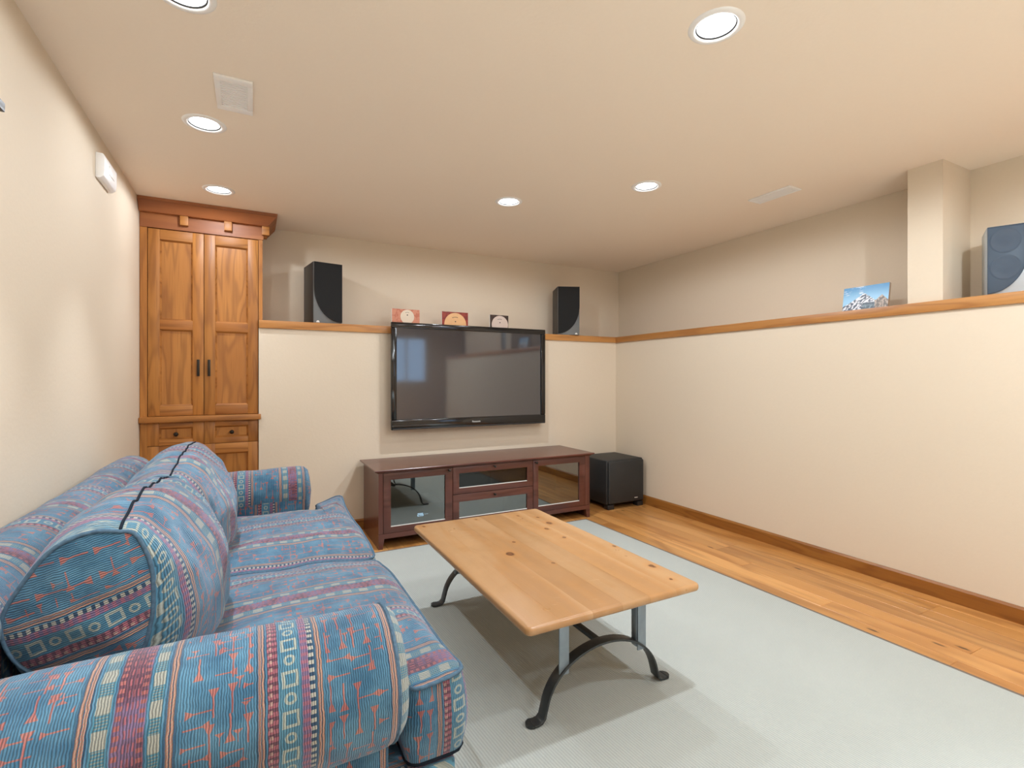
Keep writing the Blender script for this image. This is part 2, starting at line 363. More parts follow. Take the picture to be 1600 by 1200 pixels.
# ---------------------------------------------------------------- mesh helpers
class MB:
    def __init__(s): s.v = []; s.f = []; s.uv = {}
    def add(s, vs, fs, uv=None):
        o = len(s.v); s.v += [tuple(p) for p in vs]; s.f += [tuple(i + o for i in f) for f in fs]
        if uv:
            for i, t in enumerate(uv): s.uv[o + i] = t
        return s
    def box(s, x0, x1, y0, y1, z0, z1):
        return s.add([(x0, y0, z0), (x1, y0, z0), (x1, y1, z0), (x0, y1, z0), (x0, y0, z1), (x1, y0, z1), (x1, y1, z1), (x0, y1, z1)],
                     [(3, 2, 1, 0), (4, 5, 6, 7), (0, 1, 5, 4), (1, 2, 6, 5), (2, 3, 7, 6), (3, 0, 4, 7)])
    def prism(s, poly, axis, a, b):          # poly in the two other axes, ordered (x,y,z without axis)
        n = len(poly)
        def pt(p, t): return {'x': (t, p[0], p[1]), 'y': (p[0], t, p[1]), 'z': (p[0], p[1], t)}[axis]
        return s.add([pt(p, a) for p in poly] + [pt(p, b) for p in poly],
                     [tuple(range(n))[::-1], tuple(range(n, 2 * n))] + [(i, (i + 1) % n, n + (i + 1) % n, n + i) for i in range(n)])
    def lathe(s, prof, n=24, c=(0, 0, 0)):   # prof = [(r,z)]
        vs = []; fs = []; m = len(prof)
        for i in range(n):
            a = 2 * PI * i / n
            vs += [(c[0] + r * math.cos(a), c[1] + r * math.sin(a), c[2] + z) for r, z in prof]
        for i in range(n):
            j = (i + 1) % n
            fs += [(i * m + k, j * m + k, j * m + k + 1, i * m + k + 1) for k in range(m - 1)]
        return s.add(vs, fs)
    def tube(s, pts, r, n=8, closed=False, cap=True):
        pts = [Vector(p) for p in pts]; m = len(pts); vs = []; fs = []; up = None
        for i, p in enumerate(pts):
            t = (pts[(i + 1) % m] - pts[i - 1]) if closed else (pts[min(i + 1, m - 1)] - pts[max(i - 1, 0)])
            t.normalize()
            if up is None: up = Vector((0, 0, 1)) if abs(t.z) < 0.9 else Vector((1, 0, 0))
            a = t.cross(up).normalized(); up = a.cross(t).normalized()
            for k in range(n):
                an = 2 * PI * k / n; vs.append(p + (a * math.cos(an) + up * math.sin(an)) * r)
        for i in range(m if closed else m - 1):
            j = (i + 1) % m
            fs += [(i * n + k, i * n + (k + 1) % n, j * n + (k + 1) % n, j * n + k) for k in range(n)]
        if cap and not closed: fs += [tuple(range(n))[::-1], tuple(range((m - 1) * n, m * n))]
        return s.add(vs, fs)
    def grid(s, P, UV=None):                 # P[i][j]
        n, m = len(P), len(P[0])
        return s.add([p for r in P for p in r], [(i * m + j, i * m + j + 1, (i + 1) * m + j + 1, (i + 1) * m + j) for i in range(n - 1) for j in range(m - 1)],
                     [t for r in UV for t in r] if UV else None)
    def build(s, name, mat, parent=None, bevel=0.0, seg=2, smooth=None, recalc=True):
        me = bpy.data.meshes.new(name); me.from_pydata(s.v, [], s.f)
        if s.uv:
            l = me.uv_layers.new(name='UVMap')
            for lp in me.loops: l.data[lp.index].uv = s.uv.get(lp.vertex_index, (0, 0))
        if bevel or recalc:
            bm = bmesh.new(); bm.from_mesh(me)
            if bevel:
                es = [e for e in bm.edges if len(e.link_faces) == 2 and e.calc_face_angle(0) > 0.5]
                bmesh.ops.bevel(bm, geom=es, offset=bevel, segments=seg, affect='EDGES', profile=0.5, clamp_overlap=True)
            if recalc: bmesh.ops.recalc_face_normals(bm, faces=bm.faces)
            bm.to_mesh(me); bm.free()
        o = bpy.data.objects.new(name, me); col.objects.link(o)
        if mat: me.materials.append(M[mat])
        if smooth is None: smooth = bool(bevel)
        if smooth:
            for p in me.polygons: p.use_smooth = True
            if bevel:
                me.set_sharp_from_angle(angle=0.7)
        if parent: o.parent = parent
        return o
def bx(*a): return MB().box(*a)
def tag(o, label, cat, group=None, kind=None):
    if label: o['label'] = label
    if cat: o['category'] = cat
    if group: o['group'] = group
    if kind: o['kind'] = kind
    return o
def thing(name, label, cat, loc=(0, 0, 0), rz=0.0, group=None):
    o = bpy.data.objects.new(name, None); col.objects.link(o); o.location = loc; o.rotation_euler = (0, 0, rz); o.empty_display_size = 0.1
    return tag(o, label, cat, group)
def struct(name, mb, mat, label, cat, **k):
    o = mb.build(name, mat, **k); return tag(o, label, cat, None, 'structure')
def lettering(txt, size, mat, parent, mtx, extrude=0.0004, name='lettering'):
    cu = bpy.data.curves.new('txt', 'FONT'); cu.body = txt; cu.size = size; cu.extrude = extrude; cu.align_x = 'CENTER'; cu.align_y = 'CENTER'
    t = bpy.data.objects.new('txt', cu); col.objects.link(t)
    dg = bpy.context.evaluated_depsgraph_get(); me = bpy.data.meshes.new_from_object(t.evaluated_get(dg))
    bpy.data.objects.remove(t); bpy.data.curves.remove(cu)
    me.transform(mtx); me.materials.clear(); me.materials.append(M[mat])
    o = bpy.data.objects.new(name, me); col.objects.link(o); o.parent = parent; return o

# ---------------------------------------------------------------- room shell
XL, XR, XRU, YB, YBU = -0.70, 3.475, 3.82, 4.24, 4.61
YE, YK, XE = -1.25, -3.4, 5.4          # end of the right half wall, rear wall, side alcove
LZ0, LZ1 = 1.635, 1.695                # ledge board
cans = [c[:2] for c in CANS]
struct('wall_left', bx(XL - 0.12, XL, YK, YBU, 0, H), 'wall_paint', 'plain cream painted wall on the left behind the sofa', 'wall')
struct('wall_back', bx(0.04, XRU + 0.15, YB, YBU, 0, LZ0).box(XL - 0.12, XRU + 0.15, YBU, YBU + 0.12, 0, H), 'wall_paint', 'cream wall behind the television with a recessed upper part', 'wall')
struct('wall_right', bx(XR, XRU, YE, YB, 0, LZ0).box(XRU, XRU + 0.12, YE, YBU, 0, H), 'wall_paint', 'long cream wall on the right, recessed above its wooden ledge', 'wall')
struct('wall_column', bx(XR + 0.005, XRU, 1.375, 1.547, LZ1, H), 'wall_paint', 'boxed cream column standing on the right ledge up to the ceiling', 'column')
wx0, wx1, wz0, wz1 = 2.75, 3.75, 1.15, 2.25
struct('wall_rear', bx(XL - 0.12, wx0, YK - 0.12, YK, 0, H).box(wx1, XE, YK - 0.12, YK, 0, H).box(wx0, wx1, YK - 0.12, YK, 0, wz0).box(wx0, wx1, YK - 0.12, YK, wz1, H),
       'wall_paint', 'cream wall behind the viewer with a window', 'wall')
struct('wall_alcove', bx(XE, XE + 0.12, YK - 0.12, YE, 0, H).box(XRU, XE + 0.12, YE, YE + 0.12, 0, H), 'wall_paint', 'cream alcove walls beyond the end of the right ledge', 'wall')
wn = MB()
for a in ((wx0, wx0 + .05, wz0, wz1), (wx1 - .05, wx1, wz0, wz1), (wx0 + .05, wx1 - .05, wz0, wz0 + .05), (wx0 + .05, wx1 - .05, wz1 - .05, wz1), ((wx0 + wx1) / 2 - .02, (wx0 + wx1) / 2 + .02, wz0 + .05, wz1 - .05)):
    wn.box(a[0], a[1], YK - 0.09, YK - 0.02, a[2], a[3])
w = struct('window_1', wn, 'white_plastic', 'white framed window in the rear wall', 'window')
bx(wx0 + .05, wx1 - .05, YK - .06, YK - .055, wz0 + .05, wz1 - .05).build('pane', 'window_glass', w)

# ceiling with round cut-outs for the cans
RC = 0.069
pts = [(XL - .12, YK - .12), (XE + .12, YK - .12), (XE + .12, YBU + .12), (XL - .12, YBU + .12)]; edges = [(0, 1), (1, 2), (2, 3), (3, 0)]
for cx_, cy_ in cans:
    o_ = len(pts); N = 32
    pts += [(cx_ + RC * math.cos(2 * PI * i / N), cy_ + RC * math.sin(2 * PI * i / N)) for i in range(N)]
    edges += [(o_ + i, o_ + (i + 1) % N) for i in range(N)]
r_ = delaunay_2d_cdt([Vector(p) for p in pts], edges, [], 1, 1e-6)
cm = MB(); fs_ = []
for f_ in r_[2]:
    c_ = sum((r_[0][i] for i in f_), Vector((0, 0))) / len(f_)
    if any((c_.x - a) ** 2 + (c_.y - b) ** 2 < (RC * 0.999) ** 2 for a, b in cans): continue
    fs_.append(tuple(f_))
cm.add([(p.x, p.y, H) for p in r_[0]], fs_)
cl_ = cm.build('ceiling', 'ceiling_paint', recalc=False); tag(cl_, 'flat warm cream ceiling with recessed lights', 'ceiling', kind='structure')
cl_.data.flip_normals()

# floor with single boards
fl = struct('floor', bx(XL - .12, XE + .12, YK - .12, YBU + .12, -0.14, -0.014), 'dark_gap', 'knotty amber wood plank floor', 'floor')
PW = 0.118; meshes = {}
def plank_mesh(L):
    L = round(L, 2)
    if L not in meshes:
        e = 0.0012; w_ = PW / 2 - 0.0004; h_ = L / 2 - 0.0004
        m = MB().add([(-w_, -h_, -.014), (w_, -h_, -.014), (w_, h_, -.014), (-w_, h_, -.014), (-w_, -h_, -e), (w_, -h_, -e), (w_, h_, -e), (-w_, h_, -e),
                      (-w_ + e, -h_ + e, 0), (w_ - e, -h_ + e, 0), (w_ - e, h_ - e, 0), (-w_ + e, h_ - e, 0)],
                     [(0, 1, 5, 4), (1, 2, 6, 5), (2, 3, 7, 6), (3, 0, 4, 7), (4, 5, 9, 8), (5, 6, 10, 9), (6, 7, 11, 10), (7, 4, 8, 11), (8, 9, 10, 11)])
        o = m.build('plank', 'floor_oak'); meshes[L] = o.data; bpy.data.objects.remove(o)
    return meshes[L]
x = XR - PW / 2
while x > XL - PW / 2:
    y = YB
    first = random.choice((0.5, 0.8, 1.1, 1.4, 1.7))
    while y > YE + 0.05:
        L = first if first else random.choice((1.2, 1.5, 1.8, 2.1, 2.4)); first = None
        L = min(L, y - YE)
        if L > 0.1:
            o = bpy.data.objects.new('plank', plank_mesh(L)); col.objects.link(o); o.parent = fl; o.location = (x, y - round(L, 2) / 2, 0)
        y -= round(L, 2)
    x -= PW
bx(XL, XE, YK, YE, -0.014, 0.0).build('far_boards', 'floor_oak', fl)

# ledge boards and baseboards
struct('trim_1', bx(0.04, XR - 0.02, YB - 0.02, YBU, LZ0, LZ1), 'trim_fir_x', 'honey wood ledge board running behind the television', 'ledge', bevel=0.002)
struct('trim_2', bx(XR - 0.02, XRU, YE, YBU, LZ0, LZ1), 'trim_fir', 'honey wood ledge board running along the right wall', 'ledge', bevel=0.002)
bh = 0.088
struct('baseboard_right', MB().prism([(XR - .015, 0), (XR, 0), (XR, bh), (XR - .006, bh), (XR - .015, bh - .012)], 'y', YE, YB - .0155), 'base_fir', 'brown wooden baseboard along the right wall', 'baseboard')
struct('baseboard_back', MB().prism([(YB - .015, 0), (YB, 0), (YB, bh), (YB - .006, bh), (YB - .015, bh - .012)], 'x', 0.06, XR), 'base_fir_x', 'brown wooden baseboard under the television', 'baseboard')
struct('baseboard_left', bx(XL, XL + .015, YK, 4.17, 0, bh), 'base_fir', 'brown wooden baseboard behind the sofa', 'baseboard')

# ---------------------------------------------------------------- recessed ceiling lights
can_labels = {0: 'lit recessed ceiling light just above the tall wooden cabinet', 1: 'lit recessed ceiling light beside the square ceiling vent',
              2: 'recessed ceiling light cut off by the top edge of the photo', 3: 'recessed ceiling light above the near end of the sofa, out of view',
              4: 'recessed ceiling light above the viewer, out of view', 5: 'largest nearest recessed ceiling light, top right of centre',
              6: 'lit recessed ceiling light in front of the television', 7: 'lit recessed ceiling light near the slim ceiling register',
              8: 'recessed ceiling light near the right column, out of view', 9: 'unseen recessed ceiling light behind the viewer, beam boosted for ceiling bounce', 10: 'added unseen recessed light toward the rear wall on the sofa side, for ceiling bounce', 11: 'added unseen recessed light toward the rear wall on the window side, for ceiling bounce'}
proto = None
for i, (cx_, cy_) in enumerate(cans):
    t = thing('recessed_light', can_labels[i], 'ceiling light', (cx_, cy_, H), i * 0.7, 'recessed ceiling lights')
    if proto is None:
        proto = [MB().lathe([(0.0686, 0.0), (0.0697, -0.003), (0.0756, -0.0065), (0.0864, -0.0055), (0.0940, -0.0015), (0.0950, 0.0)], 40).build('trim_ring', 'white_metal', t, smooth=True),
                 MB().lathe([(0.0648, 0.012), (0.0653, -0.001), (0.0689, -0.001), (0.0689, 0.012)], 40).build('shadow_gap', 'dark_gap', t, smooth=True),
                 MB().lathe([(0.0653, 0.002), (0.0616, 0.03), (0.0540, 0.058), (0.0540, 0.10), (0.0, 0.10)], 40).build('reflector', 'reflector', t, smooth=True),
                 MB().lathe([(0.0, 0.002), (0.0324, 0.0035), (0.0486, 0.008), (0.0562, 0.018), (0.0540, 0.05)], 32).build('lamp', 'lamp_glow', t, smooth=True)]
    else:
        for p_ in proto:
            c_ = p_.copy(); col.objects.link(c_); c_.parent = t
    for nm, size, blend, watt in (('beam', CANS[i][2], 1.0, CANS[i][3]), ('spill', 178, 0.25, CANS[i][4])):
        ld = bpy.data.lights.new('can_' + nm, 'SPOT'); ld.energy = watt; ld.color = CAN_COL
        ld.spot_size = math.radians(size); ld.spot_blend = blend; ld.shadow_soft_size = 0.02
        lo = bpy.data.objects.new('can_' + nm, ld); col.objects.link(lo); lo.parent = t; lo.location = (0, 0, -0.010)

# ---------------------------------------------------------------- tall built-in cabinet
FY = 4.262
cab = thing('tall_cabinet', 'tall honey fir cabinet with panelled doors and crown, built in beside the wall', 'cabinet', (-0.32, FY, 0))
cx0, cxr = XL + 0.003, 0.038
def L(mb): # world to cabinet space
    mb.v = [(a + 0.32, b - FY, c) for a, b, c in mb.v]; return mb
L(bx(cx0, cxr, FY + 0.021, YBU - 0.005, 0.0, 2.40).box(cxr, 0.066, FY + 0.021, YBU - .005, LZ1 + .001, 2.40)).build('body', 'fir', cab)
L(bx(cx0, -0.655, FY, FY + .02, 0.98, 2.31)).build('stile', 'fir', cab)
L(bx(0.0385, 0.066, FY, FY + .02, LZ1 + .001, 2.31)).build('stile', 'fir', cab)
L(bx(cx0, 0.072, FY - .004, FY + .0205, 2.312, 2.412)).build('frieze', 'fir_crown', cab)
for a in (-0.46, -0.187, 0.062): L(bx(a, a + .05, FY - .034, FY - .0045, 2.345, 2.411)).build('dentil_block', 'fir_x', cab, bevel=0.0015)
L(bx(0.0725, 0.098, FY + .06, FY + .11, 2.345, 2.411)).build('dentil_block', 'fir_x', cab, bevel=0.0015)
# crown: sloping cove that returns on the right side
cb, ct = 4.225, 4.17
def crown_pts(px, py, z): return [(cx0, py, z), (px, py, z), (px, YBU - .005, z), (cx0, YBU - .005, z)]
cr = MB(); cr.add(crown_pts(0.104, cb, 2.412) + crown_pts(0.158, ct + .008, 2.476), [(0, 1, 2, 3), (4, 7, 6, 5), (0, 4, 5, 1), (1, 5, 6, 2), (2, 6, 7, 3), (3, 7, 4, 0)])
L(cr).build('crown', 'fir_crown', cab)
cr = MB(); cr.add(crown_pts(0.160, ct + .004, 2.4765) + crown_pts(0.168, ct, 2.4985), [(0, 1, 2, 3), (4, 7, 6, 5), (0, 4, 5, 1), (1, 5, 6, 2), (2, 6, 7, 3), (3, 7, 4, 0)])
L(cr).build('crown_cap', 'fir_crown', cab)
def panel_door(name, x0, x1, z0, z1, st, rails, deep=0.014):
    """frame of two stiles and rails (z ranges) round recessed flat panels"""
    d = L(bx(x0 + .001, x1 - .001, FY + deep + .0045, FY + .0208, z0 + .001, z1 - .001)).build(name, 'fir', cab)
    for a, b in ((x0, x0 + st), (x1 - st, x1)): L(bx(a, b, FY - .001, FY + deep + .004, z0, z1)).build('stile', 'fir', d, bevel=0.001)
    rails = sorted(rails)
    for a, b in rails: L(bx(x0 + st + .0003, x1 - st - .0003, FY, FY + deep + .004, a, b)).build('rail', 'fir_x', d, bevel=0.001)
    for (a0, a1), (b0, b1) in zip(rails[:-1], rails[1:]):
        p0, p1, q0, q1 = x0 + st, x1 - st, a1, b0
        bv = 0.011
        L(bx(p0 + bv, p1 - bv, FY + deep + .0005, FY + deep + .004, q0 + bv, q1 - bv)).build('panel', 'fir', d)
        m = MB()
        o4 = [(p0, FY + .001, q0), (p1, FY + .001, q0), (p1, FY + .001, q1), (p0, FY + .001, q1)]
        i4 = [(p0 + bv, FY + deep + .0008, q0 + bv), (p1 - bv, FY + deep + .0008, q0 + bv), (p1 - bv, FY + deep + .0008, q1 - bv), (p0 + bv, FY + deep + .0008, q1 - bv)]
        m.add(o4 + i4, [(k, (k + 1) % 4, 4 + (k + 1) % 4, 4 + k) for k in range(4)])
        L(m).build('moulding', 'fir_x', d)
    return d
xm = -0.316
for sgn, (a, b) in ((1, (-0.651, xm - .0025)), (-1, (xm + .0025, 0.035))):
    d = panel_door('door', a, b, 0.985, 2.305, 0.068, [(0.985, 1.055), (1.60, 1.665), (2.235, 2.305)])
    hx = (b - 0.032) if sgn == 1 else (a + 0.030)
    h = L(bx(hx - .009, hx + .009, FY - .024, FY - .017, 1.268, 1.388).box(hx - .007, hx + .007, FY - .0175, FY - .0005, 1.274, 1.286).box(hx - .007, hx + .007, FY - .0175, FY - .0005, 1.370, 1.382)).build('handle', 'bronze', d, bevel=0.0015)
L(bx(cx0, 0.055, FY - .045, FY + .0205, 0.942, 0.982)).build('counter_strip', 'fir_x', cab, bevel=0.003)
def knob(px, pz, parent, py=FY, r=0.0155, conv=L):
    m = MB().lathe([(0.006, 0), (0.0055, 0.012), (r * .75, 0.016), (r, 0.024), (r * .8, 0.031), (0, 0.034)], 16)
    m.v = [(px + a, py - .0005 - c, pz + b) for a, b, c in m.v]
    return (conv(m) if conv else m).build('knob', 'bronze', parent, smooth=True)
for a, b in ((-0.655, xm - .001), (xm + .001, 0.037)):
    d = panel_door('drawer', a, b, 0.775, 0.940, 0.068, [(0.775, 0.815), (0.900, 0.940)])
    knob((a + b) / 2, 0.853, d, FY + .012)
for a, b in ((-0.655, xm - .001), (xm + .001, 0.037)):
    d = panel_door('lower_door', a, b, 0.12, 0.772, 0.068, [(0.12, 0.19), (0.70, 0.772)])
L(bx(cx0, cxr, FY + .01, FY + .0205, 0.0, 0.118)).build('plinth', 'fir_x', cab)
L(bx(cx0, -0.6555, FY + .001, FY + .0205, 0.12, 0.940)).build('stile', 'fir', cab)

# ---------------------------------------------------------------- television
TX0, TX1, TZ0, TZ1, TY = 1.018, 2.510, 0.820, 1.722, 4.115
tv = thing('television', 'large black flat television mounted on the wall above the media console', 'television', ((TX0 + TX1) / 2, TY, TZ0))
def TVL(mb): mb.v = [(a - (TX0 + TX1) / 2, b - TY, c - TZ0) for a, b, c in mb.v]; return mb
bw, bb = 0.046, 0.085
fr = MB()
for a in ((TX0, TX1, TZ1 - bw, TZ1), (TX0, TX1, TZ0, TZ0 + bb), (TX0, TX0 + bw, TZ0 + bb, TZ1 - bw), (TX1 - bw, TX1, TZ0 + bb, TZ1 - bw)):
    fr.box(a[0], a[1], TY, TY + .03, a[2], a[3])
TVL(fr).build('bezel', 'black_gloss', tv, bevel=0.006)
TVL(bx(TX0 + bw - .002, TX1 - bw + .002, TY + .014, TY + .028, TZ0 + bb - .002, TZ1 - bw + .002)).build('screen', 'plasma_screen', tv)
TVL(bx(TX0 + .03, TX1 - .03, TY + .0305, TY + .09, TZ0 + .03, TZ1 - .03)).build('back_housing', 'black_satin', tv, bevel=0.01)
TVL(bx(TX0 + .4, TX1 - .4, TY + .0905, YB - .001, TZ0 + .25, TZ1 - .2)).build('wall_mount', 'black_satin', tv)
TVL(bx(TX0 + .01, TX1 - .01, TY - .002, TY + .008, TZ0 + .001, TZ0 + .013)).build('chin_trim', 'black_satin', tv, bevel=0.002)
lettering('Panasonic', 0.021, 'emblem_silver', tv, Matrix.Translation((0.02, -0.0012, 0.046)) @ Matrix.Rotation(PI / 2, 4, 'X'))

# ---------------------------------------------------------------- media console
CX0, CX1, CY0, CY1, CZ = 0.812, 2.700, 3.662, 4.205, 0.582
con = thing('media_console', 'low dark cherry media console with smoked glass doors under the television', 'media console', ((CX0 + CX1) / 2, (CY0 + CY1) / 2, 0))
def CL(mb): mb.v = [(a - (CX0 + CX1) / 2, b - (CY0 + CY1) / 2, c) for a, b, c in mb.v]; return mb
# top with a moulded edge
def ring(e, z): return [(CX0 - e, CY0 - e, z), (CX1 + e, CY0 - e, z), (CX1 + e, CY1, z), (CX0 - e, CY1, z)]
tp = MB(); lv = [(0.006, 0.556), (0.012, 0.563), (0.028, 0.569), (0.032, 0.573), (0.032, 0.579), (0.029, CZ)]
vs = []; fs = []
for e, z in lv: vs += ring(e, z)
for k in range(len(lv) - 1): fs += [(k * 4 + i, k * 4 + (i + 1) % 4, k * 4 + 4 + (i + 1) % 4, k * 4 + 4 + i) for i in range(4)]
fs += [(3, 2, 1, 0), tuple(range(len(vs) - 4, len(vs)))]
CL(tp.add(vs, fs)).build('top', 'cherry', con)
SW = 0.036
for a in (CX0, CX1 - .02):
    CL(bx(a, a + .02, CY0 + SW, CY1, 0.0, 0.5555)).build('side_panel', 'cherry_z', con)
CL(bx(CX0 + .021, CX1 - .021, CY1 - .012, CY1, 0.11, 0.555)).build('back_panel', 'av_black', con)
CL(bx(CX0 + .021, CX1 - .021, CY0 + .03, CY1 - .013, 0.112, 0.128)).build('floor_panel', 'cherry', con)
for a in (1.386, 2.110): CL(bx(a - .009, a + .009, CY0 + .03, CY1 - .013, 0.1285, 0.555)).build('divider', 'cherry_z', con)
CL(bx(1.396, 2.1, CY0 + .03, CY1 - .013, 0.330, 0.345)).build('shelf', 'cherry', con)
for a, b in ((CX0, 0.845), (2.651, CX1)): CL(bx(a, b, CY0, CY0 + SW - .0005, 0.113, 0.5555)).build('corner_post', 'cherry_z', con)
# base rail with bracket feet, front
CL(MB().prism([(CX0, 0), (CX0 + .030, 0), (CX0 + .042, .075), (CX1 - .042, .075), (CX1 - .030, 0), (CX1, 0), (CX1, .111), (CX0, .111)], 'y', CY0 - .002, CY0 + SW - .0005)).build('base_rail', 'cherry', con)
def glass_door(name, x0, x1, z0, z1, gx0, gx1, gz0, gz1, gm='smoked_glass'):
    ya, yb_ = CY0 - .002, CY0 + .019
    O = [(x0, z0), (x1, z0), (x1, z1), (x0, z1)]; I = [(gx0, gz0), (gx1, gz0), (gx1, gz1), (gx0, gz1)]
    m = MB(); m.add([(p[0], ya, p[1]) for p in O + I] + [(p[0], yb_, p[1]) for p in O + I],
        [f for k in range(4) for j in [(k + 1) % 4] for f in ((k, j, 4 + j, 4 + k), (8 + k, 12 + k, 12 + j, 8 + j), (k, 8 + k, 8 + j, j), (4 + k, 4 + j, 12 + j, 12 + k))])
    d = CL(m).build(name, 'cherry', con, bevel=0.001)
    CL(bx(gx0 + .0004, gx1 - .0004, CY0 + .010, CY0 + .014, gz0 + .0002, gz1 - .0002)).build('pane', gm, d)
    CL(bx(gx0 + .0004, gx1 - .0004, CY0 + .002, CY0 + .0095, gz0 + .0002, gz0 + .005)).build('glass_bead', 'emblem_silver', d)
    return d
d = glass_door('glass_door', 0.848, 1.384, 0.113, 0.553, 0.902, 1.325, 0.156, 0.504); knob(1.351, 0.538, d, CY0 - .002, 0.010, CL)
d = glass_door('glass_door', 2.113, 2.648, 0.113, 0.553, 2.162, 2.588, 0.156, 0.504); knob(2.134, 0.536, d, CY0 - .002, 0.010, CL)
d = glass_door('flap_door', 1.388, 2.108, 0.342, 0.553, 1.440, 2.053, 0.386, 0.504, 'clear_smoked_glass'); knob(1.743, 0.538, d, CY0 - .002, 0.010, CL)
d = glass_door('flap_door', 1.388, 2.108, 0.113, 0.338, 1.440, 2.053, 0.150, 0.279); knob(1.743, 0.312, d, CY0 - .002, 0.010, CL)
# equipment behind the glass
def av(name, label, x0, x1, y0, y1, z0, h):
    t = thing(name, label, 'electronics', ((x0 + x1) / 2, y0, z0))
    def c(mb): mb.v = [(a - (x0 + x1) / 2, b - y0, e - z0) for a, b, e in mb.v]; return mb
    c(bx(x0, x1, y0 + .012, y1, z0 + .008, z0 + h)).build('case', 'av_black', t, bevel=0.002)
    c(bx(x0, x1, y0, y0 + .0115, z0 + .006, z0 + h + .001)).build('face_plate', 'black_satin', t, bevel=0.002)
    for a in (x0 + .04, x1 - .04):
        for b_ in (y0 + .05, y1 - .05):
            m = MB().lathe([(0, 0), (.015, 0), (.015, .0075), (0, .0075)], 12, (a, b_, z0)); c(m).build('foot', 'black_satin', t)
    return t
rc = av('receiver', 'black audio receiver with blue digits behind the left glass door', 0.90, 1.33, 3.73, 4.08, 0.1285, 0.155)
SEG = {'2': 'abged', '9': 'abcdfg', '5': 'afgcd'}
def digit(ch, ox, oz, w_, h_, parent):
    s_ = {'a': (0, h_, w_, h_), 'b': (w_, h_ / 2, w_, h_), 'c': (w_, 0, w_, h_ / 2), 'd': (0, 0, w_, 0), 'e': (0, 0, 0, h_ / 2), 'f': (0, h_ / 2, 0, h_), 'g': (0, h_ / 2, w_, h_ / 2)}
    m = MB(); t_ = 0.0013
    for k in SEG[ch]:
        a, b_, c_, d_ = s_[k]; m.box(ox + min(a, c_) - t_, ox + max(a, c_) + t_, -.0015, -.0003, oz + min(b_, d_) - t_, oz + max(b_, d_) + t_)
    m.build('digit', 'digit_glow', parent)
for i, ch in enumerate('295'): digit(ch, 0.010 + i * 0.017, 0.062, 0.010, 0.020, rc)
MB().box(0.068, .072, -.0015, -.0003, .07, .074).box(0.082, .090, -.0015, -.0003, .071, .0735).build('display_dot', 'digit_glow', rc)
av('disc_player', 'left black player box behind the upper glass flap of the console', 1.41, 1.738, 3.73, 4.05, 0.3455, 0.13)
av('disc_player', 'right black player box behind the upper glass flap of the console', 1.744, 2.08, 3.73, 4.05, 0.3455, 0.13)

# ---------------------------------------------------------------- subwoofer
sub = thing('subwoofer', 'black cube subwoofer on the floor in the corner beside the console', 'subwoofer', (3.205, 3.98, 0))
bx(-.225, .225, -.205, .225, .045, .468).build('cabinet', 'sub_black', sub, bevel=0.012, seg=3)
bx(-.215, .215, -.232, -.2055, .055, .458).build('grille', 'sub_black', sub, bevel=0.014, seg=3)
for a in (-1, 1):
    for b_ in (-1, 1): bx(a * .18 - .035, a * .18 + .035, b_ * .175 - .035 - .01, b_ * .175 + .035 - .01, 0, .0448).build('foot', 'black_satin', sub, bevel=0.004)
bx(.095, .135, -.2338, -.2322, .088, .094).build('badge', 'emblem_silver', sub)

# ---------------------------------------------------------------- shelf loudspeakers
SWD, SH, SD = 0.225, 0.492, 0.29
def speaker(label, loc, rz, mirror, group='ledge loudspeakers', gm='grille_cloth', bm_='baffle_grey', cb_='speaker_black', drv=(('tweeter', 0.05, 0.385), ('woofer', 0.082, 0.20))):
    t = thing('loudspeaker', label, 'loudspeaker', loc, rz, group)
    s = -1 if mirror else 1
    bx(-SWD / 2, SWD / 2, 0.012, SD, 0, SH).build('cabinet', cb_, t, bevel=0.002)
    bx(-SWD / 2 + .001, SWD / 2 - .001, 0.0, 0.0118, 0.001, SH - .001).build('baffle', bm_, t, bevel=0.002)
    n = 16; g = [(SWD / 2 - .002, SH - .004), (-SWD / 2 + .003, SH - .004)]
    for k in range(n + 1):
        th = PI / 2 * k / n; g.append((SWD / 2 - .002 - (SWD - .005) * math.cos(th), 0.60 * SH - 0.575 * SH * math.sin(th)))
    MB().prism([(s * a, b_) for a, b_ in g], 'y', -.018, -.0145).build('grille', gm, t)
    rim = MB()
    gi = [(a * .965 + .001, (b_ - SH / 2) * .98 + SH / 2) for a, b_ in g]; m = len(g)
    for k in range(m):
        j = (k + 1) % m
        q = [(s * g[k][0], g[k][1]), (s * g[j][0], g[j][1]), (s * gi[j][0], gi[j][1]), (s * gi[k][0], gi[k][1])]
        rim.prism(q, 'y', -.0144, -.0004)
    rim.build('grille_frame', 'black_satin', t)
    for nm, r, z in drv:
        o = MB().lathe([(r, 0.0), (r, .006), (r * .88, .008), (r * .80, .004), (r * .35, .002), (r * .3, .007), (0, .009)], 28)
        o.v = [(a + s * .012, -c - .0006, b_ + z) for a, b_, c in o.v]; o.build(nm, 'driver_grey', t, smooth=True)
    e = MB().prism([(0.013 * math.cos(PI * k / 8), 0.016 * math.sin(PI * k / 8)) for k in range(9)], 'y', -.003, -.0003)
    e.v = [(a - s * .078, b_, c + .006) for a, b_, c in e.v]; e.build('emblem', 'emblem_silver', t)
    return t
def facing(p_, ang, front_left):   # place so the front-left (or right) corner stands at p_
    ca, sa = math.cos(ang), math.sin(ang); dx = SWD / 2 if front_left else -SWD / 2
    return (p_[0] + dx * ca, p_[1] + dx * sa, LZ1)
a1 = math.radians(9.0)
speaker('black shelf loudspeaker on the ledge beside the tall cabinet', facing((0.428, 4.245), a1, True), a1, False)
a2 = math.radians(-22.0)
speaker('black shelf loudspeaker on the back ledge near the room corner', facing((2.745, 4.262), a2, True), a2, True)
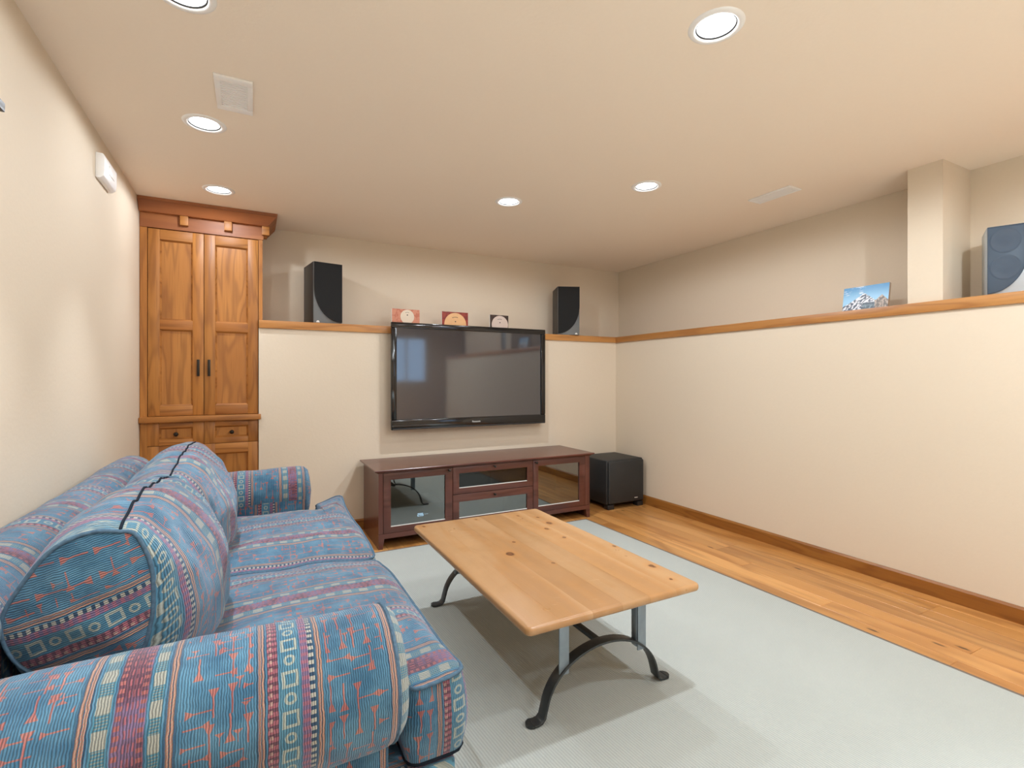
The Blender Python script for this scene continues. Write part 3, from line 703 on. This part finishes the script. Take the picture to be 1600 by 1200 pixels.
a3 = math.radians(-66.0)
t3 = speaker('smaller loudspeaker with cool light painted into its colours beside the boxed column, at the right edge of the photo', (0, 0, 0), a3, True, gm='grille_lit_blue', bm_='baffle_lit_pale', cb_='baffle_lit_pale', drv=(('woofer', 0.088, 0.385), ('woofer', 0.088, 0.195)))
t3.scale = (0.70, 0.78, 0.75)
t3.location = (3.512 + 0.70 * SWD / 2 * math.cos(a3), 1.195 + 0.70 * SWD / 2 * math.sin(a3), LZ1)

# ---------------------------------------------------------------- sleeves with discs behind the television
def sleeve(label, x0, x1, ztop, mat, dm, r, cxo):
    w_ = x1 - x0; h_ = ztop - LZ1; y0 = 4.34
    t = thing('disc_sleeve', label, 'disc sleeve', ((x0 + x1) / 2, y0, LZ1), 0, 'sleeves on the back ledge')
    tilt = 0.035
    bx(-w_ / 2, w_ / 2, 0, .008, 0, h_).build('cover', mat, t)
    bx(-w_ / 2 - .004, -w_ / 2 - .0002, .001, .010, 0, h_ - .002).build('spine', 'paper_white', t)
    cz = 0.165 - r; n = 28; pl = []
    a0 = math.asin(min(1, max(-1, (0.002 - cz) / r)))
    for k in range(n + 1):
        a = a0 + (PI - 2 * a0) * k / n; pl.append((cxo + r * math.cos(a), cz + r * math.sin(a)))
    MB().prism(pl, 'y', -.0022, -.0002).build('disc', dm, t)
    arc = MB()
    for k in range(5):
        a = PI / 2 + (k - 2) * 0.17; b_ = PI / 2 + (k - 1.3) * 0.17
        q = [(cxo + rr * math.cos(an), cz + rr * math.sin(an)) for rr, an in ((r * .60, a), (r * .66, a), (r * .66, b_), (r * .60, b_))]
        arc.prism(q, 'y', -.0028, -.0023)
    arc.build('print', 'print_dark', t)
    m = MB().lathe([(0, 0), (.006, 0), (.006, .0006), (0, .0006)], 10); m.v = [(a + cxo, -.0029 + c, b_ + cz + r * .25) for a, b_, c in m.v]; m.build('centre_hole', 'print_dark', t)
sleeve('salmon sleeve with a cream disc, leftmost of three above the television', 1.079, 1.327, 1.864, 'card_salmon', 'disc_cream', 0.062, 0.012)
sleeve('red sleeve with an orange disc, middle of three above the television', 1.538, 1.795, 1.868, 'card_red', 'disc_orange', 0.108, 0.002)
sleeve('dark brown sleeve with a pale pink disc, rightmost of three above the television', 2.024, 2.222, 1.866, 'card_brown', 'disc_pink', 0.088, 0.006)

# ---------------------------------------------------------------- mountain picture on the right ledge
pc = thing('mountain_picture', 'small unframed print of snowy mountains under blue sky on the right ledge', 'picture', (3.535, 1.815, LZ1 + .002), math.radians(-90))
pc.rotation_euler = (math.radians(-9), 0, math.radians(-90))
pw, ph = 0.272, 0.163
bx(-pw / 2, pw / 2, 0.001, .018, 0, ph).build('stretcher', 'canvas_side', pc)
MB().add([(-pw / 2, 0, 0), (pw / 2, 0, 0), (pw / 2, 0, ph), (-pw / 2, 0, ph)], [(0, 1, 2, 3)], [(0, 0), (1, 0), (1, 1), (0, 1)]).build('print', 'mountain_print', pc, recalc=False)

# ---------------------------------------------------------------- ceiling vents, wall sensor, wall speaker
vt = thing('ceiling_vent', 'square white louvred vent cover on the ceiling by the left lights', 'vent', (-0.072, 2.505, H))
fr = MB(); A, B, C, D = 0.072, 0.145, 0.050, 0.105
for a in ((-A, A, -B, -D), (-A, A, D, B), (-A, -C, -D, D), (C, A, -D, D)): fr.box(a[0], a[1], a[2], a[3], -.010, 0)
fr.build('frame', 'white_plastic', vt, bevel=0.002)
bx(-C, C, -D, D, -.0055, -.0002).build('backing', 'white_plastic', vt)
sl = MB()
for k in range(15):
    y = -D + .010 + k * (2 * D - .02) / 14; sl.prism([(y - .0045, -.0085), (y + .0035, -.0085), (y + .0035, -.0056), (y - .0045, -.0056)], 'x', -C, C)
s_ = sl.build('louvres', 'white_plastic', vt); s_['kind'] = 'stuff'
vt = thing('ceiling_register', 'slim white rectangular air register on the ceiling toward the right wall', 'vent', (3.138, 2.172, H))
fr = MB(); A, B, C, D = 0.065, 0.152, 0.042, 0.130
for a in ((-A, A, -B, -D), (-A, A, D, B), (-A, -C, -D, D), (C, A, -D, D)): fr.box(a[0], a[1], a[2], a[3], -.008, 0)
fr.build('frame', 'white_metal', vt, bevel=0.002)
bx(-C, C, -D, D, -.0045, -.0002).build('backing', 'white_metal', vt)
sl = MB()
for k in range(7):
    x = -C + .008 + k * (2 * C - .016) / 6; sl.prism([(x - .0045, -.007), (x + .0035, -.007), (x + .0035, -.0046), (x - .0045, -.0046)], 'y', -D, D)
s_ = sl.build('louvres', 'white_metal', vt); s_['kind'] = 'stuff'
sn = thing('wall_sensor', 'small white motion sensor box high on the left wall', 'sensor', (XL, 3.30, 2.325))
MB().prism([(0, -.055), (.012, -.060), (.034, -.052), (.040, -.02), (.040, .045), (.034, .055), (0, .062)], 'y', -.13, .13)
m = MB().prism([(0, -.062), (.016, -.064), (.034, -.050), (.038, -.02), (.038, .050), (.030, .062), (0, .064)], 'y', -.125, .125); m.build('housing', 'white_plastic', sn, bevel=0.004)
MB().prism([(.0384, -.015), (.041, -.015), (.041, .03), (.0384, .03)], 'y', -.04, .06).build('lens', 'white_metal', sn, bevel=0.001)
ws = thing('wall_shelf', 'dark grey shelf end on the left wall, cut off by the photo edge', 'shelf', (XL, 1.10, 1.880))
bx(.0, .18, -.50, .50, 0, .022).build('board', 'black_satin', ws, bevel=0.002)
for a in (-.3, .3): MB().prism([(.0, -.10), (.012, -.10), (.15, -.012), (.15, -.0004), (.0, -.0004)], 'y', a - .012, a + .012).build('bracket', 'black_satin', ws)

# ---------------------------------------------------------------- rug
rug = thing('area_rug', 'large pale grey looped area rug with narrow brown binding on the wood floor', 'rug', (1.2, 1.4, 0))
def RL(p): return (p[0] - 1.2, p[1] - 1.4)
R4 = [(-0.25, -2.3), (2.745, -2.3), (2.620, 3.604), (-0.25, 3.604)]  # unseen near end lengthened to bounce more light upward
def inset(P, d):
    c = Vector((sum(p[0] for p in P) / 4, sum(p[1] for p in P) / 4)); out = []
    for p in P: out.append((p[0] + (d if p[0] < c.x else -d), p[1] + (d if p[1] < c.y else -d)))
    return out
ri = inset(R4, 0.016)
MB().prism([RL(p) for p in ri], 'z', 0.0006, 0.009).build('pile', 'rug_loop', rug)
for k in range(4):
    j = (k + 1) % 4
    MB().prism([RL(R4[k]), RL(R4[j]), RL(ri[j]), RL(ri[k])], 'z', 0.0004, 0.0089).build('binding', 'rug_binding', rug)
RT = 0.0092

# ---------------------------------------------------------------- coffee table
tb = thing('coffee_table', 'pine plank coffee table with arched iron legs on the rug', 'coffee table', (TC[0], TC[1], RT))
tx0, tx1, ty0, ty1 = -0.395, 0.395, -0.645, 0.645; TT = 0.440 - RT; th = 0.031
nb = 6; bwid = (tx1 - tx0) / nb
for k in range(nb):
    a, b_ = tx0 + k * bwid, tx0 + (k + 1) * bwid - .0003
    bm = bmesh.new(); bmesh.ops.create_cube(bm, size=1)
    for v_ in bm.verts: v_.co = Vector((a if v_.co.x < 0 else b_, ty0 if v_.co.y < 0 else ty1, TT - th if v_.co.z < 0 else TT))
    outer = a if k == 0 else (b_ if k == nb - 1 else None)
    if outer is not None:
        es = [e for e in bm.edges if abs(e.verts[0].co.x - outer) < 1e-5 and abs(e.verts[1].co.x - outer) < 1e-5 and abs(e.verts[0].co.z - e.verts[1].co.z) > .01]
        bmesh.ops.bevel(bm, geom=es, offset=.024, segments=5, affect='EDGES', profile=.5)
    def per(e):
        p, q = e.verts[0].co, e.verts[1].co
        if abs(p.z - q.z) > 1e-4: return False
        inner = [w for w in (a, b_) if w != outer]
        return not any(abs(p.x - w) < 1e-5 and abs(q.x - w) < 1e-5 for w in inner)
    es = [e for e in bm.edges if per(e) and e.is_valid and len(e.link_faces) == 2 and e.calc_face_angle(0) > .5]
    bmesh.ops.bevel(bm, geom=es, offset=.0125, segments=4, affect='EDGES', profile=.5, clamp_overlap=True)
    me = bpy.data.meshes.new('tabletop_board'); bm.to_mesh(me); bm.free()
    for p_ in me.polygons: p_.use_smooth = True
    me.set_sharp_from_angle(angle=.8); me.materials.append(M['pine_top'])
    o = bpy.data.objects.new('tabletop_board', me); col.objects.link(o); o.parent = tb
def strap(path, w_, t_, y):       # flat bar bent in the xz plane, width along y
    m = MB(); n = len(path); vs = []
    for i, (px, pz) in enumerate(path):
        q0 = path[max(i - 1, 0)]; q1 = path[min(i + 1, n - 1)]; dx, dz = q1[0] - q0[0], q1[1] - q0[1]; l_ = math.hypot(dx, dz); nx, nz = -dz / l_, dx / l_
        vs += [(px - nx * t_ / 2, y - w_ / 2, pz - nz * t_ / 2), (px + nx * t_ / 2, y - w_ / 2, pz + nz * t_ / 2), (px + nx * t_ / 2, y + w_ / 2, pz + nz * t_ / 2), (px - nx * t_ / 2, y + w_ / 2, pz - nz * t_ / 2)]
    fs = [(0, 1, 2, 3), tuple(range(4 * n - 4, 4 * n))[::-1]]
    for i in range(n - 1): fs += [(i * 4 + k, i * 4 + (k + 1) % 4, i * 4 + 4 + (k + 1) % 4, i * 4 + 4 + k) for k in range(4)]
    return m.add(vs, fs)
lx = 1.200 - TC[0]
for yy in (1.545 - TC[1], 2.605 - TC[1]):
    path = []
    hw_, ap = 0.262, 0.228
    for k in range(31):
        a = PI * (0.055 + 0.89 * k / 30); path.append((lx - hw_ / math.cos(0.055 * PI) * math.cos(a) * 1.0, 0.012 + (ap - 0.012) * math.sin(a) ** 0.92))
    path = [(lx - .318, .0075), (lx - .300, .006), (lx - .284, .0085), (lx - .272, .02)] + path[1:-1] + [(lx + .272, .02), (lx + .284, .0085), (lx + .300, .006), (lx + .318, .0075)]
    arch = strap(path, 0.046, 0.0085, yy).build('arch_leg', 'iron_dark', tb, bevel=0.0015)
    for sx in (-1, 1):
        m = MB().lathe([(0, .002), (.023, .002), (.023, .0115), (0, .0115)], 20, (lx + sx * .316, yy, 0)); m.build('foot_pad', 'iron_dark', arch)
        px = lx + sx * 0.186
        zb = 0.012 + (ap - 0.012) * math.sin(math.acos(min(1, 0.186 / hw_))) ** 0.92
        po = bx(px - .021, px + .021, yy - .0035 - .012, yy + .0035 - .012, zb - .015, TT - th - .0005).box(px - sx * .021 - .0035, px - sx * .021 + .0035, yy - .0083, yy + .020, zb - .002, TT - th - .0005)
        po.build('post', 'steel_blue', tb, bevel=0.001)
bx(lx - .012, lx + .012, 1.5455 - TC[1] + .01, 2.6045 - TC[1] - .01, ap - .022, ap - .0052).build('stretcher', 'iron_dark', tb, bevel=0.001)
for yy in (1.545 - TC[1], 2.605 - TC[1]): bx(lx - .22, lx + .22, yy - .02, yy + .02, TT - th - .007, TT - th - .0004).build('mounting_plate', 'iron_dark', tb)

# ---------------------------------------------------------------- sofa
SC = 2.185
sf = thing('sofa', 'two seat sofa in blue and red tapestry fabric with rolled arms along the left wall', 'sofa', (-0.1, SC, RT))
SX, SY, SZ = -0.1, SC, RT
def SL(mb): mb.v = [(a - SX, b - SY, c - SZ) for a, b, c in mb.v]; return mb
def wr(p, amp, sc=6.0, seed=0.0):
    q = Vector((p[0] * sc + seed, p[1] * sc, p[2] * sc)); return noise.noise(q) * amp + noise.noise(q * 2.7) * amp * 0.4
def smooth_build(mb, name, mat, parent):
    o = mb.build(name, mat, parent, smooth=True, recalc=True); return o
arm_c = {1: 1.155, -1: 3.215}      # arm roll centre (near, far)
for s, yc in arm_c.items():        # s = +1: the inner side faces +y
    zc, r, x0, x1 = 0.578, 0.150, -0.62, 0.300
    P = []; UV = []
    NX, NA = 120, 72
    xs = [x0 + (x1 - x0) * i / NX for i in range(NX + 1)]
    for i, xx in enumerate(xs):
        e = (x1 - xx) / 0.075
        k = 1.0 if e >= 1 else math.sqrt(max(0, 1 - (1 - e) ** 2.6)) * 0.35 + 0.65
        if i == NX: k = 0.60
        row = []; ruv = []
        for j in range(NA + 1):
            a = 2 * PI * j / NA - PI / 2      # start underneath
            ry = r * 0.98; rz = r
            px = xx; py = yc + s * ry * k * math.cos(a); pz = zc + rz * k * math.sin(a)
            # sag of the padding
            d = wr((px, py, pz), 0.006, 5.0, 3.1 * s)
            pz += d - 0.010 * max(0, math.sin(a)) * math.sin(PI * (xx - x0) / (x1 - x0)) * 0.6
            py += s * math.cos(a) * d
            row.append((px, py, pz)); ruv.append((xx + 0.385 + (0.12 if s < 0 else 0), r * a))
        P.append(row); UV.append(ruv)
    mb = MB().grid(P, UV)
    # front cap
    c0 = (x1 + 0.012, yc, zc); o0 = len(mb.v); ringi = [NX * (NA + 1) + j for j in range(NA)]
    mb.add([c0], [], [(x1 + 0.37, 0)])
    for j in range(NA): mb.f.append((ringi[j], ringi[(j + 1) % NA], o0))
    arm = smooth_build(SL(mb), 'arm', 'tapestry', sf)
    # welt round the front of the roll
    wp = []
    for j in range(48):
        a = 2 * PI * j / 48; kk = 0.90; wp.append((x1 - 0.030, yc + r * 0.93 * math.cos(a), zc + r * 0.945 * math.sin(a)))
    SL(MB().tube(wp, 0.0042, 8, closed=True)).build('welt', 'welt', arm, smooth=True)
    # panel under the roll
    ya, yb_ = (yc - 0.035, yc + 0.146) if s > 0 else (yc - 0.146, yc + 0.035)
    mb = MB(); NXp = 40; P = []; UV = []
    loop = [(ya, 0.05), (ya, 0.56), (yb_, 0.56), (yb_, 0.05)]
    if s < 0: loop = [(yb_, 0.05), (yb_, 0.56), (ya, 0.56), (ya, 0.05)]
    for i in range(NXp + 1):
        xx = -0.60 + (0.270 + 0.60) * i / NXp
        P.append([(xx, q[0], q[1]) for q in loop]); UV.append([(xx + 0.385, q[1]) for q in loop])
    mb.grid(P, UV)
    i0 = len(mb.v); mb.add([P[-1][0], P[-1][1], P[-1][2], P[-1][3]], [(0, 1, 2, 3)], [(p_[1], p_[2]) for p_ in P[-1]])
    o = SL(mb).build('arm_panel', 'tapestry', sf)

# back frame and its roll
mb = MB(); mb.box(-0.655, -0.475, 1.04, 3.33, 0.05, 0.74)
for i, p_ in enumerate(mb.v): mb.uv[i] = (p_[1], p_[2] + p_[0])
SL(mb).build('back_frame', 'tapestry', sf, recalc=True)
P = []; UV = []; NY, NA = 120, 48
y0, y1 = 1.02, 3.30; zc, xc, r = 0.738, -0.565, 0.108
for i in range(NY + 1):
    yy = y0 + (y1 - y0) * i / NY
    e = min((y1 - yy), (yy - y0)) / 0.09; k = 1.0 if e >= 1 else max(0.0, 1 - (1 - e) ** 2.4) ** 0.5
    k = max(k, 0.02); row = []; ru = []
    for j in range(NA + 1):
        a = 2 * PI * j / NA - PI / 2
        d = wr((xc + r * math.cos(a), yy, zc + r * math.sin(a)), 0.006, 5.5, 9.0)
        row.append((xc + (r * k + d * k) * math.cos(a), yy, zc + (r * k + d * k) * math.sin(a))); ru.append((yy + 0.1, r * a))
    P.append(row); UV.append(ru)
smooth_build(SL(MB().grid(P, UV)), 'back_roll', 'tapestry', sf)

# base with the front rail
mb = MB()
mb.box(-0.47, 0.27, 1.305, 3.065, 0.05, 0.30)
mb.box(0.275, 0.455, 1.175, 3.195, 0.05, 0.298)
for i, p_ in enumerate(mb.v): mb.uv[i] = (p_[1] + 0.3, p_[2] + p_[0])
SL(mb).build('base', 'tapestry', sf, recalc=True, bevel=0.012)
for a in (-0.58, 0.20):
    for b_ in (1.20, 3.17): SL(MB().lathe([(0, 0), (.022, 0), (.030, .049), (0, .049)], 14, (a, b_, SZ))).build('foot', 'sofa_leg', sf)

def rounded(poly, rad, step=0.012):
    out = []; n = len(poly)
    for i in range(n):
        p0, p1, p2 = Vector(poly[i - 1]), Vector(poly[i]), Vector(poly[(i + 1) % n])
        r_ = rad[i]; a = (p0 - p1).normalized(); b_ = (p2 - p1).normalized()
        s0 = p1 + a * r_; s1 = p1 + b_ * r_
        for k in range(7): t = k / 6; out.append(s0 * (1 - t) ** 2 + p1 * 2 * t * (1 - t) + s1 * t * t)
    res = []; m = len(out)
    for i in range(m):
        p, q = out[i], out[(i + 1) % m]; l_ = (q - p).length; k = max(1, int(round(l_ / step)))
        for j in range(k): res.append(p + (q - p) * j / k)
    return res
def seat_cushion(near):
    fr, bk = 0.487, -0.26
    if near: ya, yb_, yl = 1.312, 2.178, 1.180
    else: ya, yb_, yl = 3.058, 2.192, 3.205
    poly = [(bk, ya), (0.335, ya), (0.335, yl), (fr - 0.004, yl), (fr + 0.0, (ya + yb_) / 2), (fr - 0.012, yb_), (bk, yb_)]
    rad = [0.04, 0.015, 0.035, 0.045, 0.05, 0.05, 0.04]
    out = rounded(poly, rad)
    if not near: out = out[::-1]
    n = len(out); c = Vector((0.345, (ya + yb_) / 2 + (-0.06 if near else 0.06)))
    def ztop(p, s):
        # edge height: front edge slightly lower, outer corner lifted
        ed = 0.492 + 0.012 * noise.noise(Vector((p.x * 5, p.y * 5, 1.0)))
        if p.x > 0.2: ed -= 0.012 * (p.x - 0.2) / 0.29
        dc = (Vector((fr, yl)) - p).length
        ed += (0.020 if near else 0.048) * math.exp(-(dc / 0.10) ** 2)
        di = (Vector((fr, yb_)) - p).length
        ed -= 0.020 * math.exp(-(di / 0.12) ** 2)
        return ed
    NR = 26; P = []; UV = []
    arc = [0.0]
    for i in range(n): arc.append(arc[-1] + (out[(i + 1) % n] - out[i]).length)
    u0 = 0.47 if near else 0.30
    rows = []
    for k in range(NR + 1):
        s = (k / NR); row = []; ru = []
        for i in range(n + 1):
            q = out[i % n]; p = c + (q - c) * s
            ez = ztop(q, 1) ; crown = 0.050 * (1 - s ** 3.2)
            z = ez * (s ** 2) + 0.490 * (1 - s ** 2) + crown + wr((p.x, p.y, 0.3), 0.006, 7.0, 2.0) * (1 - s ** 6) + 0.003 * math.sin(s * 3)
            row.append((p.x, p.y, z)); ru.append((p.y + u0, p.x))
        P.append(row); UV.append(ru)
    mb = MB().grid(P, UV)
    # boxing
    P = []; UV = []; zb = 0.305; K = 10
    for k in range(K + 1):
        t = k / K; row = []; ru = []
        for i in range(n + 1):
            q = out[i % n]; a_, b_ = out[(i - 1) % n], out[(i + 1) % n]
            tn = (b_ - a_).normalized(); nrm = Vector((tn.y, -tn.x))
            if nrm.dot(q - c) < 0: nrm = -nrm
            bul = 0.016 * math.sin(PI * t) + wr((q.x, q.y, t * .2), 0.004, 9.0, 5.0) * math.sin(PI * t)
            if q.x < 0.33 or abs(q.y - yb_) < 0.03: bul *= 0.2
            zt = ztop(q, 1); row.append((q.x + nrm.x * bul, q.y + nrm.y * bul, zt + (zb - zt) * t)); ru.append((arc[i] + (0.10 if near else 0.43), zt + (zb - zt) * t))
        P.append(row); UV.append(ru)
    mb.grid(P, UV)
    mb.add([(q.x, q.y, zb) for q in out], [tuple(range(n))], [(q.x, q.y) for q in out])
    cu = smooth_build(SL(mb), 'seat_cushion', 'tapestry', sf)
    SL(MB().tube([(q.x, q.y, ztop(q, 1) + 0.002) for q in out[::2]], 0.0055, 8, closed=True)).build('welt', 'welt', cu, smooth=True)
    SL(MB().tube([(q.x, q.y, zb + 0.004) for q in out[::2]], 0.0055, 8, closed=True)).build('welt', 'welt_dark', cu, smooth=True)
seat_cushion(True); seat_cushion(False)

def catmull(ctrl, n):        # closed loop through control points
    out = []; m = len(ctrl); per = n // m
    for i in range(m):
        p0, p1, p2, p3 = (Vector(ctrl[(i + d) % m]) for d in (-1, 0, 1, 2))
        for k in range(per):
            t = k / per
            out.append(0.5 * ((2 * p1) + (p2 - p0) * t + (2 * p0 - 5 * p1 + 4 * p2 - p3) * t * t + (3 * p1 - p0 - 3 * p2 + p3) * t ** 3))
    return out
# profiles in (x, z): index 0 = top seam, going down the front, under and up the back
END = [(-0.262, 0.925), (-0.215, 0.865), (-0.196, 0.775), (-0.206, 0.690), (-0.238, 0.618), (-0.330, 0.605), (-0.415, 0.640), (-0.452, 0.720), (-0.440, 0.800), (-0.372, 0.890)]
MID = [(-0.262, 0.950), (-0.165, 0.895), (-0.095, 0.790), (-0.068, 0.660), (-0.085, 0.545), (-0.200, 0.500), (-0.380, 0.510), (-0.455, 0.650), (-0.455, 0.800), (-0.380, 0.905)]
def back_cushion(y0, y1, lift0, lift1, u0, seed):
    per = 10; NP = per * len(END); NY = 72
    e_, m_ = catmull(END, NP), catmull(MID, NP)
    P = []; UV = []; top = []; endrings = {}
    for i in range(NY + 1):
        t = i / NY; yy = y0 + (y1 - y0) * t
        f = max(0.0, 1 - abs(2 * t - 1) ** 2.6) ** 0.62
        lift = lift0 * (1 - t) ** 2 + lift1 * t ** 2
        row = []; ru = []; arc = 0; prev = None
        for j in range(NP + 1):
            q = e_[j % NP].lerp(m_[j % NP], f)
            cxz = Vector((-0.27, 0.74))
            d = wr((q.x, yy, q.y), 0.016, 5.0, seed) * (0.3 + 0.7 * f) + 0.009 * noise.noise(Vector((q.x * 7, yy * 22, q.y * 9 + seed)))
            dr = (q - cxz).normalized(); q = q + dr * d
            if j == 0: d0 = q
            # pinch at the top seam
            w_ = math.exp(-((min(j, NP - j)) / 3.0) ** 2); q = Vector((q.x, q.y - 0.010 * w_))
            if prev: arc += (q - prev).length
            prev = q
            row.append((q.x, yy, q.y + lift)); ru.append((yy + u0, arc))
        P.append(row); UV.append(ru); top.append((row[0][0], yy, row[0][2] + 0.002))
    mb = MB().grid(P, UV)
    for end, yy, sg in ((0, y0, -1), (NY, y1, 1)):
        ringp = P[end][:-1]; c = Vector((sum(p[0] for p in ringp) / NP, yy, sum(p[2] for p in ringp) / NP))
        G = []; GU = []
        for k in range(9):
            s = 1 - k / 8; row = []; ru = []
            for p in P[end]:
                q = c + (Vector(p) - c) * s
                q.y += sg * 0.030 * (1 - s ** 2.5) + 0.009 * (1 - s ** 4) * noise.noise(Vector((q.x * 22, q.z * 22, seed)))
                row.append(tuple(q)); ru.append((q.z * 0.96 - q.x * 0.28 + 0.18 + u0 * 0, q.x * 0.96 + q.z * 0.28))
            G.append(row); GU.append(ru)
        mb.grid(G, GU)
    cu = smooth_build(SL(mb), 'back_cushion', 'tapestry', sf)
    SL(MB().tube(top, 0.0032, 6)).build('seam', 'welt_dark', cu, smooth=True)
    for end in (0, NY):
        SL(MB().tube([(p[0], p[1], p[2]) for p in P[end][:-1:2]], 0.0048, 8, closed=True)).build('welt', 'welt', cu, smooth=True)
back_cushion(1.385, 2.13, 0.0, -0.02, 0.06, 1.7)
back_cushion(2.135, 3.03, -0.02, 0.0, 0.33, 6.2)
